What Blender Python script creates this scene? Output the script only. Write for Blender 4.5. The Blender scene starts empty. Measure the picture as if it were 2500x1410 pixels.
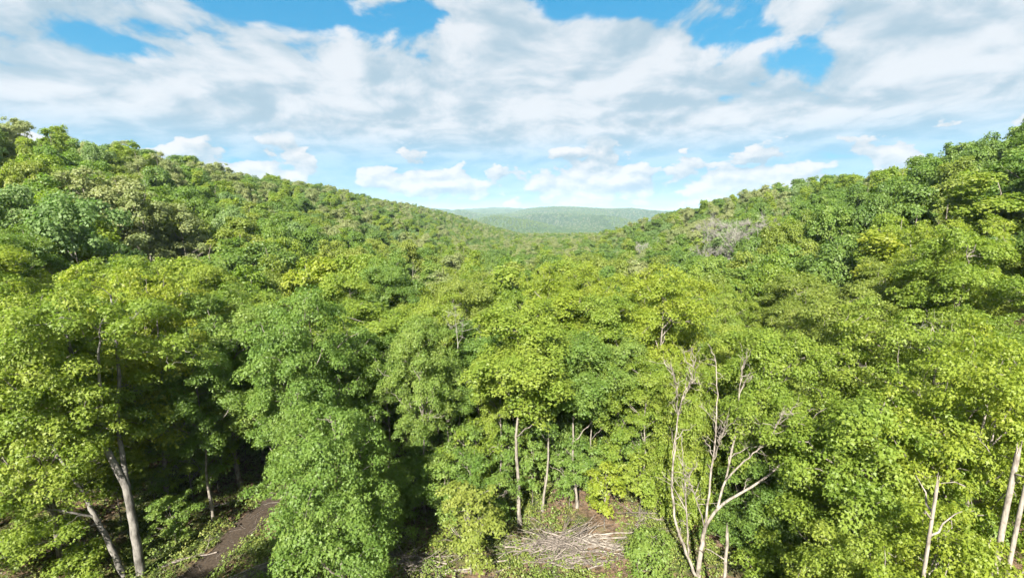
import bpy, math, random
import numpy as np
from mathutils import Vector

R_ = math.radians
rng = np.random.default_rng(7)
random.seed(7)
scene = bpy.context.scene
C = scene.collection

# ------------------------------------------------------------------ camera
CAM = np.array([0.0, 0.0, 24.0])
PITCH = R_(9.2)
FPX = 1100.0                                   # focal length in pixels of the 2500 px wide photograph
cd = bpy.data.cameras.new('camera')
cd.sensor_width = 36.0
cd.lens = 36.0 * FPX / 2500.0
cd.clip_start = 0.1
cd.clip_end = 60000
cam = bpy.data.objects.new('camera', cd)
C.objects.link(cam)
cam.location = CAM
cam.rotation_euler = (math.pi / 2 - PITCH, 0, 0)
scene.camera = cam

# ------------------------------------------------------------------ light and exposure
SUN_AZ = R_(194)            # compass style: 0 = +Y, 90 = +X ; the sun stands left of and behind the viewer
SUN_EL = R_(37)
sun_dir = Vector((math.sin(SUN_AZ) * math.cos(SUN_EL), math.cos(SUN_AZ) * math.cos(SUN_EL), math.sin(SUN_EL)))
sd = bpy.data.lights.new('sun', 'SUN')
sd.energy = 4.4
sd.angle = R_(0.6)
sd.color = (1.0, 0.945, 0.84)
sun = bpy.data.objects.new('sun', sd)
C.objects.link(sun)
sun.rotation_euler = sun_dir.to_track_quat('Z', 'Y').to_euler()
vs = scene.view_settings
vs.view_transform = 'Standard'
vs.look = 'None'
vs.exposure = 2.3
vs.gamma = 1.0
vs.use_curve_mapping = False
cy = scene.cycles
cy.use_denoising = True
cy.denoiser = 'OPENIMAGEDENOISE'
cy.max_bounces = 8
cy.diffuse_bounces = 6
cy.glossy_bounces = 1
cy.transmission_bounces = 3
cy.volume_bounces = 0
cy.transparent_max_bounces = 4
cy.caustics_reflective = False
cy.caustics_refractive = False
cy.use_adaptive_sampling = True
cy.adaptive_threshold = 0.02


class S:
    """a node socket with arithmetic"""
    def __init__(s, nt, o): s.nt, s.o = nt, o
    def m(s, op, *a, clamp=False):
        n = s.nt.nodes.new('ShaderNodeMath'); n.operation = op; n.use_clamp = clamp
        for i, v in enumerate((s,) + a):
            if isinstance(v, S): s.nt.links.new(v.o, n.inputs[i])
            else: n.inputs[i].default_value = v
        return S(s.nt, n.outputs[0])
    def __add__(s, b): return s.m('ADD', b)
    def __radd__(s, b): return s.m('ADD', b)
    def __sub__(s, b): return s.m('SUBTRACT', b)
    def __mul__(s, b): return s.m('MULTIPLY', b)
    def __rmul__(s, b): return s.m('MULTIPLY', b)
    def __truediv__(s, b): return s.m('DIVIDE', b)
    def sm(s, a, b):
        n = s.nt.nodes.new('ShaderNodeMapRange'); n.interpolation_type = 'SMOOTHSTEP'
        s.nt.links.new(s.o, n.inputs[0]); n.inputs[1].default_value = a; n.inputs[2].default_value = b
        return S(s.nt, n.outputs[0])


def vec(nt, x, y, z=0.0):
    n = nt.nodes.new('ShaderNodeCombineXYZ')
    for i, v in enumerate((x, y, z)):
        if isinstance(v, S): nt.links.new(v.o, n.inputs[i])
        else: n.inputs[i].default_value = v
    return n.outputs[0]


def noise(nt, v, scale, detail=4.0, rough=0.5, dist=0.0, lac=2.0):
    n = nt.nodes.new('ShaderNodeTexNoise')
    n.inputs['Scale'].default_value = scale; n.inputs['Detail'].default_value = detail
    n.inputs['Roughness'].default_value = rough; n.inputs['Distortion'].default_value = dist
    n.inputs['Lacunarity'].default_value = lac
    if v is not None: nt.links.new(v.o if isinstance(v, S) else v, n.inputs['Vector'])
    return S(nt, n.outputs['Fac'])


def mixc(nt, f, a, b):
    n = nt.nodes.new('ShaderNodeMix'); n.data_type = 'RGBA'
    for k, v in ((0, f), (6, a), (7, b)):
        if isinstance(v, S): v = v.o
        if hasattr(v, 'is_linked'): nt.links.new(v, n.inputs[k])
        elif k == 0: n.inputs[k].default_value = v
        else: n.inputs[k].default_value = (*v, 1.0)
    return n.outputs[2]


# ------------------------------------------------------------------ sky with clouds
w = bpy.data.worlds.new('World')
scene.world = w
w.use_nodes = True
nt = w.node_tree
nt.nodes.clear()
tc = nt.nodes.new('ShaderNodeTexCoord')
sep = nt.nodes.new('ShaderNodeSeparateXYZ')
nt.links.new(tc.outputs['Generated'], sep.inputs[0])
dx, dy, dz = (S(nt, sep.outputs[i]) for i in range(3))
sky = nt.nodes.new('ShaderNodeTexSky')
sky.sky_type = 'NISHITA'
sky.sun_disc = False
sky.sun_elevation = SUN_EL
sky.sun_rotation = SUN_AZ
sky.air_density = 1.0
sky.dust_density = 0.3
sky.ozone_density = 1.6
hs = nt.nodes.new('ShaderNodeHueSaturation')
hs.inputs['Hue'].default_value = 0.485
hs.inputs['Saturation'].default_value = 1.35
hs.inputs['Value'].default_value = 1.12
nt.links.new(sky.outputs[0], hs.inputs['Color'])
srgb = nt.nodes.new('ShaderNodeSeparateColor')
nt.links.new(hs.outputs[0], srgb.inputs[0])
comb = nt.nodes.new('ShaderNodeCombineColor')
for k_, g_, s_ in ((0, 0.40, .13), (1, 1.02, .24), (2, 1.36, .24)):     # shoulder of the camera's response
    ch = S(nt, srgb.outputs[k_]); ch = ch * g_ / (ch * s_ + 1.0)
    nt.links.new(ch.o, comb.inputs[k_])
skycol = comb.outputs[0]
ZO = 0.24
zc = dz.m('MAXIMUM', 0.0) + ZO
px, py = dx / zc, dy / zc
# broad broken layer, drawn out into streets along the valley
def noise2(x, y, scale, detail=4.0, rough=0.5, color=False):
    n = nt.nodes.new('ShaderNodeTexNoise'); n.noise_dimensions = '2D'
    n.inputs['Scale'].default_value = scale; n.inputs['Detail'].default_value = detail; n.inputs['Roughness'].default_value = rough
    nt.links.new(vec(nt, x, y), n.inputs['Vector'])
    return n.outputs['Color'] if color else S(nt, n.outputs['Fac'])
ws = nt.nodes.new('ShaderNodeSeparateColor')
nt.links.new(noise2(px, py, 1.4, 2.0, .5, True), ws.inputs[0])
qx = px + (S(nt, ws.outputs[0]) - 0.5) * 0.30
qy = py + (S(nt, ws.outputs[1]) - 0.5) * 0.30
def puff(x, y, scale):
    n = nt.nodes.new('ShaderNodeTexVoronoi'); n.voronoi_dimensions = '2D'; n.feature = 'SMOOTH_F1'; n.inputs['Scale'].default_value = scale
    n.inputs['Smoothness'].default_value = 0.5; n.inputs['Detail'].default_value = 1.0; n.inputs['Roughness'].default_value = 0.45
    n.normalize = True
    nt.links.new(vec(nt, x, y), n.inputs['Vector'])
    return S(nt, n.outputs['Distance'])
def lumps(ox, oy):
    cell = noise2((qx + ox) * 1.0 + 7.3, (qy + oy) * 1.0 + 3.1, 2.3, 6.0, 0.57)
    pf = puff((qx + ox) + 3.7, (qy + oy) * 1.1 + 9.1, 2.7)
    return cell * 0.62 + pf * -0.26
CE = lumps(0, 0)
CL = noise2(qx * 1.15 + 2.3, qy * 0.95 + 1.1, 1.0, 2.0, 0.5) * 0.50 + CE + 0.045
def bump(cx, cy_, rx, ry, amp):
    ax = (qx - cx) / (rx * .72); ay = (qy - cy_) / (ry * .72)
    return ((ax * ax + ay * ay) * -1.0).m('EXPONENT') * amp
cov = CL + 0.082
def sky_at(az_, el_): return math.sin(az_) * math.cos(el_) / (math.sin(el_) + ZO), math.cos(az_) * math.cos(el_) / (math.sin(el_) + ZO)
for az_, el_, rx, ry, amp in ((-.43, .372, .36, .24, -.25), (-.35, .289, .30, .12, -.14), (.198, .40, .32, .17, -.22), (-.24, .347, .28, .12, -.13),
          (.43, .308, .22, .17, -.125), (-.575, .355, .28, .14, -.08), (.11, .275, .34, .12, -.14), (.54, .265, .2, .3, -.14),
          (.20, .343, .17, .15, .19), (.26, .268, .36, .13, .16), (-.58, .23, .7, .5, .05), (.62, .2, .6, .5, .05),
          (-.09, .20, .25, .10, -.10), (-.45, .19, .3, .10, -.10)):
    cov = cov + bump(*sky_at(az_, el_), rx, ry, amp)
cover = cov.sm(0.395, 0.475)
lit = ((CE - lumps(-0.06, -0.085)) * 3.6 + 0.52).m('MAXIMUM', 0.0).m('MINIMUM', 1.0)
lum = (lit * 0.75 + CL * 0.55).sm(0.34, 1.0)
ccol = mixc(nt, lum, (1.85, 2.42, 2.82), (3.50, 3.62, 3.76))
lowf = dz.sm(0.085, 0.185)
cover = cover * (lowf * 0.66 + 0.32)
base = mixc(nt, cover * 0.97, skycol, ccol)
# heaped cumulus along the horizon
az = dx.m('ARCTAN2', dy)
el = dz.m('ARCSINE')
hb = noise2(az * 4.6 + 1.7, el * 5.0 + 3.3, 1.0, 1.0, 0.5) * 0.5
def heap(oa, oe): return noise2((az + oa) * 13.0 + 5.2, (el + oe) * 24.0, 1.0, 5.0, 0.52) * 0.6
hp = heap(0, 0)
env = (el - 0.072) / 0.066
env = (env * env * -1.0).m('EXPONENT')
hm = (hp + hb + env * 0.26 - 0.20).sm(0.512, 0.548) * el.sm(0.012, 0.03) * (el * -1.0).sm(-0.18, -0.13)
hl = ((hp - heap(-0.009, 0.012)) * 5.0 + 0.55).m('MAXIMUM', 0.0).m('MINIMUM', 1.0)
hcol = mixc(nt, hl, (1.8, 2.35, 2.75), (3.95, 3.82, 3.72))
base = mixc(nt, hm * 0.88, base, hcol)
bg = nt.nodes.new('ShaderNodeBackground')
bg.inputs['Strength'].default_value = 0.05
nt.links.new(base, bg.inputs['Color'])
wo = nt.nodes.new('ShaderNodeOutputWorld')
nt.links.new(bg.outputs[0], wo.inputs['Surface'])
w.cycles.sampling_method = 'MANUAL'
w.cycles.sample_map_resolution = 512


# ------------------------------------------------------------------ helpers
def pix_dir(px_, py_):
    """world direction (not normalised, one unit of depth) through a pixel of the photograph"""
    x = (px_ - 1250.0) / FPX; y = (705.0 - py_) / FPX
    c, s = math.cos(PITCH), math.sin(PITCH)
    return np.array([x, c + y * s, y * c - s])


def at_y(px_, py_, Y):
    d = pix_dir(px_, py_)
    return CAM + d * (Y / d[1])


def at_dist(px_, py_, dist):
    d = pix_dir(px_, py_)
    return CAM + d * (dist / math.hypot(d[0], d[1]))


def on_ground(px_, py_):
    d = pix_dir(px_, py_); t = 1.0
    for _ in range(60):
        p = CAM + d * t
        t += (p[2] - float(hgt(p[0], p[1]))) / max(-d[2], 0.05) * 0.6
    return CAM + d * t


def link(o, parent=None):
    C.objects.link(o)
    if parent is not None: o.parent = parent
    return o


def tag(o, label=None, cat=None, group=None, kind=None):
    if label: o['label'] = label
    if cat: o['category'] = cat
    if group: o['group'] = group
    if kind: o['kind'] = kind
    return o


def empty(name, loc):
    o = bpy.data.objects.new(name, None)
    o.empty_display_size = 0.3
    o.location = loc
    return link(o)


def mesh_from(name, V, loops, sizes, mats, attr=None, smooth=False, midx=None):
    me = bpy.data.meshes.new(name)
    V = np.asarray(V, np.float32); loops = np.asarray(loops, np.int32); sizes = np.asarray(sizes, np.int32)
    me.vertices.add(len(V)); me.vertices.foreach_set('co', V.ravel())
    me.loops.add(len(loops)); me.loops.foreach_set('vertex_index', loops)
    me.polygons.add(len(sizes))
    st = np.zeros(len(sizes), np.int32); st[1:] = np.cumsum(sizes)[:-1]
    me.polygons.foreach_set('loop_start', st); me.polygons.foreach_set('loop_total', sizes)
    if midx is not None: me.polygons.foreach_set('material_index', np.asarray(midx, np.int32))
    if attr is not None:
        a = me.attributes.new('lv', 'FLOAT', 'FACE'); a.data.foreach_set('value', np.asarray(attr, np.float32))
    if smooth: me.polygons.foreach_set('use_smooth', np.ones(len(sizes), bool))
    for m_ in (mats if isinstance(mats, (list, tuple)) else [mats]): me.materials.append(m_)
    me.update(); me.validate()
    return me


class Tubes:
    def __init__(s): s.V = []; s.F = []; s.n = 0
    def add(s, pts, r0, r1, k=6, pw=1.0):
        pts = np.asarray(pts, float); n = len(pts)
        t = np.gradient(pts, axis=0); t /= np.linalg.norm(t, axis=1)[:, None] + 1e-9
        ref = np.array([1.0, 0.1, 0.05]) if abs(t[0][0]) < 0.8 else np.array([0.05, 1.0, 0.1])
        u = np.cross(t, ref); u /= np.linalg.norm(u, axis=1)[:, None] + 1e-9
        v = np.cross(t, u)
        f = np.linspace(0, 1, n) ** pw
        r = r0 + (r1 - r0) * f
        a = np.arange(k) * 2 * math.pi / k
        ring = pts[:, None, :] + r[:, None, None] * (np.cos(a)[None, :, None] * u[:, None, :] + np.sin(a)[None, :, None] * v[:, None, :])
        s.V.append(ring.reshape(-1, 3))
        i = np.arange(n - 1)[:, None] * k; j = np.arange(k)[None, :]; j2 = (j + 1) % k
        q = np.stack([i + j, i + j2, i + k + j2, i + k + j], -1).reshape(-1, 4) + s.n
        s.F.append(q); s.n += n * k
        tip = s.n - k
        s.F.append(np.array([[tip + b, tip + (b + 1) % k, tip + (b + 2) % k, tip + (b + 2) % k] for b in range(0)], int).reshape(0, 4))
    def mesh(s, name, mat):
        V = np.concatenate(s.V); F = np.concatenate(s.F)
        return mesh_from(name, V, F.ravel(), np.full(len(F), 4), mat, smooth=True)


def curve(a, b, n=5, sag=0.0, wob=0.0, up=0.0):
    a = np.asarray(a, float); b = np.asarray(b, float)
    t = np.linspace(0, 1, n)[:, None]
    p = a + (b - a) * t
    L = np.linalg.norm(b - a)
    p[:, 2] += (np.sin(t[:, 0] * math.pi) * up - t[:, 0] ** 2 * sag) * L
    if wob: p[1:-1] += rng.normal(0, wob * L, (n - 2, 3))
    return p


# ------------------------------------------------------------------ materials
def principled(name, rough=0.8, spec=0.2):
    m = bpy.data.materials.new(name); m.use_nodes = True
    n = m.node_tree.nodes['Principled BSDF']
    n.inputs['Roughness'].default_value = rough
    n.inputs['Specular IOR Level'].default_value = spec
    return m, m.node_tree, n


def ramp(nt, f, stops):
    n = nt.nodes.new('ShaderNodeValToRGB')
    e = n.color_ramp.elements
    while len(e) < len(stops): e.new(0.5)
    for k, (p, c) in zip(e, stops): k.position = p; k.color = (*c, 1)
    nt.links.new(f.o, n.inputs[0])
    return n.outputs[0]


def leaf_mat(name, c0, c1, c2, trans=0.5, tint=(1.12, 1.28, 0.5), rnd=0.32):
    m, nt, n = principled(name, 0.5, 0.3)
    a = nt.nodes.new('ShaderNodeAttribute'); a.attribute_name = 'lv'
    oi = nt.nodes.new('ShaderNodeObjectInfo')
    gp = nt.nodes.new('ShaderNodeNewGeometry')
    pn_ = noise(nt, gp.outputs['Position'], 0.45, 2.0, 0.6).sm(.3, .7)
    f = S(nt, a.outputs['Fac']) * (.78 - rnd) + S(nt, oi.outputs['Random']) * rnd + pn_ * .22
    col = ramp(nt, f, ((0.08, c0), (0.5, c1), (0.95, c2)))
    nt.links.new(col, n.inputs['Base Color'])
    tr = nt.nodes.new('ShaderNodeBsdfTranslucent')
    mu = nt.nodes.new('ShaderNodeMix'); mu.data_type = 'RGBA'; mu.blend_type = 'MULTIPLY'
    mu.inputs[0].default_value = 1.0
    nt.links.new(col, mu.inputs[6]); mu.inputs[7].default_value = (*tint, 1)
    nt.links.new(mu.outputs[2], tr.inputs['Color'])
    mx = nt.nodes.new('ShaderNodeMixShader'); mx.inputs[0].default_value = trans
    nt.links.new(n.outputs[0], mx.inputs[1]); nt.links.new(tr.outputs[0], mx.inputs[2])
    nt.links.new(mx.outputs[0], nt.nodes['Material Output'].inputs['Surface'])
    return m


def bark_mat(name, a, b, c=None, scale=3.0):
    m, nt, n = principled(name, 0.9, 0.1)
    tcn = nt.nodes.new('ShaderNodeTexCoord')
    mp = nt.nodes.new('ShaderNodeMapping'); mp.inputs['Scale'].default_value = (1, 1, 0.35)
    nt.links.new(tcn.outputs['Object'], mp.inputs[0])
    f = noise(nt, mp.outputs[0], scale * 2, 6, 0.65)
    g = noise(nt, tcn.outputs['Object'], scale * 0.6, 3, 0.5)
    k = (f * 0.6 + g * 0.4).sm(0.36, 0.62)
    nt.links.new(mixc(nt, k, a, b), n.inputs['Base Color'])
    bp = nt.nodes.new('ShaderNodeBump'); bp.inputs['Strength'].default_value = 0.7; bp.inputs['Distance'].default_value = 0.04
    nt.links.new(f.o, bp.inputs['Height']); nt.links.new(bp.outputs[0], n.inputs['Normal'])
    return m


M = {
    'maple': leaf_mat('maple_leaf', (.112, .184, .026), (.178, .242, .034), (.255, .294, .050)),
    'yellow': leaf_mat('yellowing_leaf', (.148, .210, .022), (.210, .262, .030), (.280, .296, .042)),
    'green': leaf_mat('green_leaf', (.090, .164, .030), (.140, .216, .042), (.215, .270, .060)),
    'dark': leaf_mat('dark_leaf', (.070, .130, .026), (.108, .172, .034), (.160, .212, .046), trans=.4),
    'olive': leaf_mat('olive_leaf', (.130, .178, .032), (.182, .226, .042), (.240, .266, .056)),
    'pale': leaf_mat('pale_leaf', (.180, .225, .085), (.235, .270, .110), (.295, .305, .140), tint=(1.1, 1.15, .7)),
    'bluish': leaf_mat('bluish_leaf', (.120, .195, .062), (.160, .235, .080), (.205, .265, .100), tint=(1.0, 1.2, .7)),
    'bark': bark_mat('grey_bark', (.06, .052, .043), (.22, .195, .165)),
    'gbark': bark_mat('lichen_grey_bark', (.058, .054, .048), (.185, .174, .158), scale=2.2),
    'pbark': bark_mat('pale_bark', (.085, .076, .062), (.225, .202, .172)),
    'dead': bark_mat('dead_wood', (.095, .082, .069), (.275, .245, .21)),
    'twig': bark_mat('grey_twig', (.16, .155, .13), (.28, .27, .235)),
    'brush': bark_mat('weathered_brush', (.055, .046, .040), (.215, .185, .16)),
}

# ------------------------------------------------------------------ terrain
def lerp(x, pts):
    return np.interp(x, [p[0] for p in pts], [p[1] for p in pts])


FLOOR = [(-400, 2), (0, .5), (40, 0), (100, -3), (200, -7), (400, -13), (600, -17), (900, -30), (1500, -62), (2200, -70), (9000, -60)]
LX = [(-300, -120), (0, -108), (100, -112), (246, -133), (430, -134), (745, -92), (1000, -60)]
LH = [(-300, 27), (0, 29), (90, 30), (150, 28.5), (246, 29), (430, 26), (600, 17), (745, 5), (860, -12), (1000, -40), (1300, -62)]
RX = [(-300, 105), (0, 92), (81, 90), (100, 97), (155, 110), (222, 116), (321, 112), (389, 96), (600, 90)]
RH = [(-300, 30), (0, 29), (60, 28), (81, 25.5), (104, 20), (155, 22), (222, 19.5), (321, 6.5), (389, -5), (480, -16), (600, -24), (900, -40), (1400, -64)]


def vnoise(x, y, sc, seed=0):
    """smooth value noise, numpy"""
    x = np.asarray(x, float) / sc + seed * 17.31; y = np.asarray(y, float) / sc + seed * 9.77
    xi = np.floor(x); yi = np.floor(y); fx = x - xi; fy = y - yi
    fx = fx * fx * (3 - 2 * fx); fy = fy * fy * (3 - 2 * fy)
    def h(a, b):
        v = np.sin(a * 127.1 + b * 311.7 + seed * 3.3) * 43758.5453
        return v - np.floor(v)
    return (h(xi, yi) * (1 - fx) + h(xi + 1, yi) * fx) * (1 - fy) + (h(xi, yi + 1) * (1 - fx) + h(xi + 1, yi + 1) * fx) * fy


def hgt(x, y):
    x = np.asarray(x, float); y = np.asarray(y, float)
    fl = lerp(y, FLOOR)
    def side(s):
        s0 = np.clip(s, 0, 1)
        p = 0.5 * s0 + 0.5 * s0 * s0 * (3 - 2 * s0)
        over = np.clip(s - 1, 0, 3)
        return p - 0.22 * over ** 1.5
    toe = lerp(y, [(0, -23), (60, -22), (120, -14), (400, -8), (700, 20), (900, 30)])
    toeR = lerp(y, [(0, 24), (60, 24), (120, 22), (300, 30), (500, 40)])
    sL = (toe - x) / (toe - lerp(y, LX)); sR = (x - toeR) / (lerp(y, RX) - toeR)
    z = fl + np.maximum(lerp(y, LH) - fl, 0) * side(sL) + np.maximum(lerp(y, RH) - fl, 0) * side(sR)
    near = np.clip((np.hypot(x, y) - 30) / 80, 0, 1)
    z = z + near * (vnoise(x, y, 38, 1) - .5) * 4.0 + (vnoise(x, y, 6, 2) - .5) * .35
    far = np.clip((y - 2500) / 1500, 0, 1); far = far * far * (3 - 2 * far)
    hill = 64 + 66 * vnoise(x + 260, y * .6, 620, 3) + 34 * (1 - np.abs(2 * vnoise(x, y, 480, 4) - 1)) + 22 * np.clip((y - 3900) / 1600, 0, 1)
    def spur(cx, cy_, sx, sy, a): return a * np.exp(-((x - cx) / sx) ** 2 - ((y - cy_) / sy) ** 2)
    z = z + spur(-60, 2350, 260, 260, 66) + spur(560, 2700, 200, 300, 62) + spur(250, 3000, 300, 200, 46) + spur(1100, 2300, 300, 300, 60)
    return z + far * hill


def ticks(a):
    return np.array(sorted(set(list(-a) + list(a))))


xs = ticks(np.concatenate([np.arange(0, 45, 1.5), np.arange(45, 220, 5), np.arange(220, 700, 25), np.geomspace(700, 14000, 30)]))
ys = np.concatenate([np.array([-9000, -3000, -1000, -400, -150, -60, -20]), np.arange(0, 60, 1.5), np.arange(60, 400, 6), np.arange(400, 1600, 25), np.geomspace(1600, 14000, 50)])
gx, gy = np.meshgrid(xs, ys)
V = np.stack([gx, gy, hgt(gx, gy)], -1).reshape(-1, 3)
nx, ny = len(xs), len(ys)
i, j = np.meshgrid(np.arange(nx - 1), np.arange(ny - 1))
q = np.stack([j * nx + i, j * nx + i + 1, (j + 1) * nx + i + 1, (j + 1) * nx + i], -1).reshape(-1, 4)
gm, gnt, gn = principled('forest_floor', 0.95, 0.1)
geo = gnt.nodes.new('ShaderNodeNewGeometry')
f1 = noise(gnt, geo.outputs['Position'], 0.22, 5, 0.6)
f2 = noise(gnt, geo.outputs['Position'], 2.6, 6, 0.7)
c1 = mixc(gnt, f2.sm(.35, .65), (.045, .032, .020), (.17, .115, .075))
c2 = mixc(gnt, f2.sm(.35, .7), (.030, .048, .012), (.085, .105, .025))
gnt.links.new(mixc(gnt, f1.sm(.45, .60), c1, c2), gn.inputs['Base Color'])
gb = gnt.nodes.new('ShaderNodeBump'); gb.inputs['Distance'].default_value = .12; gnt.links.new(f2.o, gb.inputs['Height']); gnt.links.new(gb.outputs[0], gn.inputs['Normal'])
ground = link(bpy.data.objects.new('ground', mesh_from('ground', V, q.ravel(), np.full(len(q), 4), gm, smooth=True)))
tag(ground, kind='structure')

# dirt track running into the wood
pth = [(-24.5, -10), (-23.0, 10), (-21.8, 22), (-20.9, 28), (-20.6, 33), (-19.2, 40), (-15, 50), (-9, 60)]
tt = np.linspace(0, 1, 90)
pp = np.stack([np.interp(tt * (len(pth) - 1), range(len(pth)), [p[k] for p in pth]) for k in (0, 1)], -1)
for _ in range(14): pp[1:-1] = (pp[:-2] + pp[1:-1] * 2 + pp[2:]) / 4
tg = np.gradient(pp, axis=0); tg /= np.linalg.norm(tg, axis=1)[:, None]
nr = np.stack([-tg[:, 1], tg[:, 0]], -1)
rows = []
for kx in np.linspace(-1, 1, 9):
    wd = 1.0 + .28 * (vnoise(pp[:, 1], pp[:, 0] + kx * 3, 1.3, 5) - .5) * 2
    a = pp + nr * (kx * wd)[:, None]
    rows.append(np.stack([a[:, 0], a[:, 1], hgt(a[:, 0], a[:, 1]) + .05 - .05 * abs(kx) ** 2 + .012], -1))
PV = np.stack(rows, 1).reshape(-1, 3)
i, j = np.meshgrid(np.arange(8), np.arange(89))
q = np.stack([j * 9 + i, j * 9 + i + 1, (j + 1) * 9 + i + 1, (j + 1) * 9 + i], -1).reshape(-1, 4)
pm, pnt, pn = principled('dirt_track', 0.95, 0.1)
geo = pnt.nodes.new('ShaderNodeNewGeometry')
f2 = noise(pnt, geo.outputs['Position'], 7, 6, 0.7)
pnt.links.new(mixc(pnt, f2.sm(.3, .7), (.024, .018, .013), (.066, .051, .039)), pn.inputs['Base Color'])
tag(link(bpy.data.objects.new('path', mesh_from('path', PV, q.ravel(), np.full(len(q), 4), pm, smooth=True))), kind='structure')

# far wooded hills beyond the end of the valley: a bumpy canopy sheet
fx = np.arange(-1700, 2100, 11.0); fy = np.concatenate([np.arange(1550, 3300, 11.0), np.geomspace(3300, 12500, 130)])
gx, gy = np.meshgrid(fx, fy)
gx = gx * (1 + np.clip((gy - 1550) / 2600, 0, 9))
sc_ = 1 + np.clip((gy - 3300) / 4000, 0, 2)
bumpy = 7.5 * rng.random(gx.shape) ** 1.3 + 6 * vnoise(gx, gy, 30, 8) + 5 * vnoise(gx, gy, 70, 9)
V = np.stack([gx + rng.normal(0, 2, gx.shape), gy, hgt(gx, gy) + 2 + bumpy], -1).reshape(-1, 3)
nx, ny = len(fx), len(fy)
i, j = np.meshgrid(np.arange(nx - 1), np.arange(ny - 1))
q = np.stack([j * nx + i, j * nx + i + 1, (j + 1) * nx + i + 1, (j + 1) * nx + i], -1).reshape(-1, 4)
hm_, hnt, hn = principled('far_canopy', 0.9, 0.1)
geo = hnt.nodes.new('ShaderNodeNewGeometry')
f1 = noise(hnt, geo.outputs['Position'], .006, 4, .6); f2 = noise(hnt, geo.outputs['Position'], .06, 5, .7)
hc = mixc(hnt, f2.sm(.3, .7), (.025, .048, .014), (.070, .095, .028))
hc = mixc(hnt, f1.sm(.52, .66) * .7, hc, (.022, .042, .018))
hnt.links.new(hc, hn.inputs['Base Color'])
tag(link(bpy.data.objects.new('wooded_hills', mesh_from('wooded_hills', V, q.ravel(), np.full(len(q), 4), hm_))), kind='structure')

# ------------------------------------------------------------------ trees
def leaves_mesh(name, centers, crs, nper, size, mat, flat=.5, outc=None, lobed=False, upw=.42):
    """many separate leaves gathered in sprays round the clump centres"""
    centers = np.asarray(centers, float); n = len(centers)
    k = np.maximum((nper * (crs / crs.mean()) ** 2).astype(int), 6)
    ci = np.repeat(np.arange(n), k); m = len(ci)
    d = rng.normal(size=(m, 3)); d[:, 2] = np.where(d[:, 2] < -.6, -d[:, 2] * .8, d[:, 2])
    d /= np.linalg.norm(d, axis=1)[:, None]
    rad = rng.random(m) ** .45
    # each spray gets a lean so that it droops outward from the trunk
    ax = centers.mean(0) if outc is None else np.asarray(outc)
    out = centers - ax; out[:, 2] = 0
    ol = np.linalg.norm(out, axis=1)[:, None]; out = out / (ol + 1e-6)
    off = d * (rad * crs[ci])[:, None]
    off[:, 2] *= flat
    radial = (off * out[ci]).sum(1)
    off[:, 2] -= .30 * radial + .10 * np.abs(radial) ** 2 / crs[ci]
    P = centers[ci] + off
    nrm = d * .60 + out[ci] * .25 + rng.normal(0, .42, (m, 3)); nrm[:, 2] += upw
    nrm /= np.linalg.norm(nrm, axis=1)[:, None]
    ad = out[ci] * .8 + d * .8 + rng.normal(0, .5, (m, 3)); ad[:, 2] -= .55
    ad -= nrm * (ad * nrm).sum(1)[:, None]; ad /= np.linalg.norm(ad, axis=1)[:, None] + 1e-9
    sd_ = np.cross(nrm, ad)
    sz = size * rng.uniform(.5, 1.45, m)
    if lobed: T = [(0, 0, 0), (.30, .50, .02), (.42, .20, 0), (1.0, 0, -.10), (.42, -.20, 0), (.30, -.50, .02)]
    else: T = [(0, 0, 0), (.45, .42, .05), (1.0, 0, -.08), (.45, -.42, .05)]
    Vv = np.stack([P + sz[:, None] * (a * ad + b * sd_ + c * nrm) for a, b, c in T], 1)
    kk = len(T)
    cv = rng.random(n)
    lv = np.clip(.55 * cv[ci] + .45 * rng.random(m), 0, 1)
    return mesh_from(name, Vv.reshape(-1, 3), np.arange(m * kk), np.full(m, kk), mat, lv)


def clumps(H, R, base, n, cr, shape=(.42, .62), lob=.28, seed=0, minsep=.62, lobes=None):
    """spray centres: an uneven egg-shaped crown made of lobes, each lobe carrying sprays"""
    r = np.random.default_rng(seed)
    z0 = base * H; L = H - z0
    a_, b_ = shape
    tm = a_ / (a_ + b_); nrmz = tm ** a_ * (1 - tm) ** b_
    ph = r.uniform(0, 6.28, 4)
    nl = lobes or max(16, int(n / 11))
    lc, lr = [], []
    tries = 0
    while len(lc) < nl and tries < 4000:
        tries += 1
        t = r.uniform(.03, .89); th = r.uniform(0, 6.283)
        prof = (t ** a_ * (1 - t) ** b_) / nrmz
        prof *= 1 + lob * (math.sin(2 * th + ph[0] + 4 * t) * .6 + math.sin(3 * th + ph[1]) * .5)
        rr = R * prof * r.uniform(.35, .86)
        q_ = R * r.uniform(.24, .44) * (.75 + .35 * prof)
        p = np.array([rr * math.cos(th), rr * math.sin(th), z0 + t * L])
        if lc and (np.linalg.norm((np.array(lc) - p) * (1, 1, 1.15), axis=1) < .50 * (np.array(lr) + q_)).any(): continue
        lc.append(p); lr.append(q_)
    lc = np.array(lc); lr = np.array(lr)
    wt = lr ** 2; wt /= wt.sum()
    c, rs = [], []
    tries = 0
    while len(c) < n and tries < n * 40:
        tries += 1
        k = r.choice(len(lc), p=wt)
        d = r.normal(size=3); d[2] = abs(d[2]) * 1.1 - .5; d /= np.linalg.norm(d)
        p = lc[k] + d * lr[k] * (1, 1, .95) * r.uniform(.35, 1.05)
        s_ = cr * r.choice([.5, .75, 1.0, 1.25]) * r.uniform(.8, 1.15)
        if c and (np.linalg.norm(np.array(c) - p, axis=1) < minsep * s_ * .8).any(): continue
        if p[2] > H: p[2] = H - r.uniform(0, .5)
        c.append(p); rs.append(s_)
    return np.array(c), np.array(rs)


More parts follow.
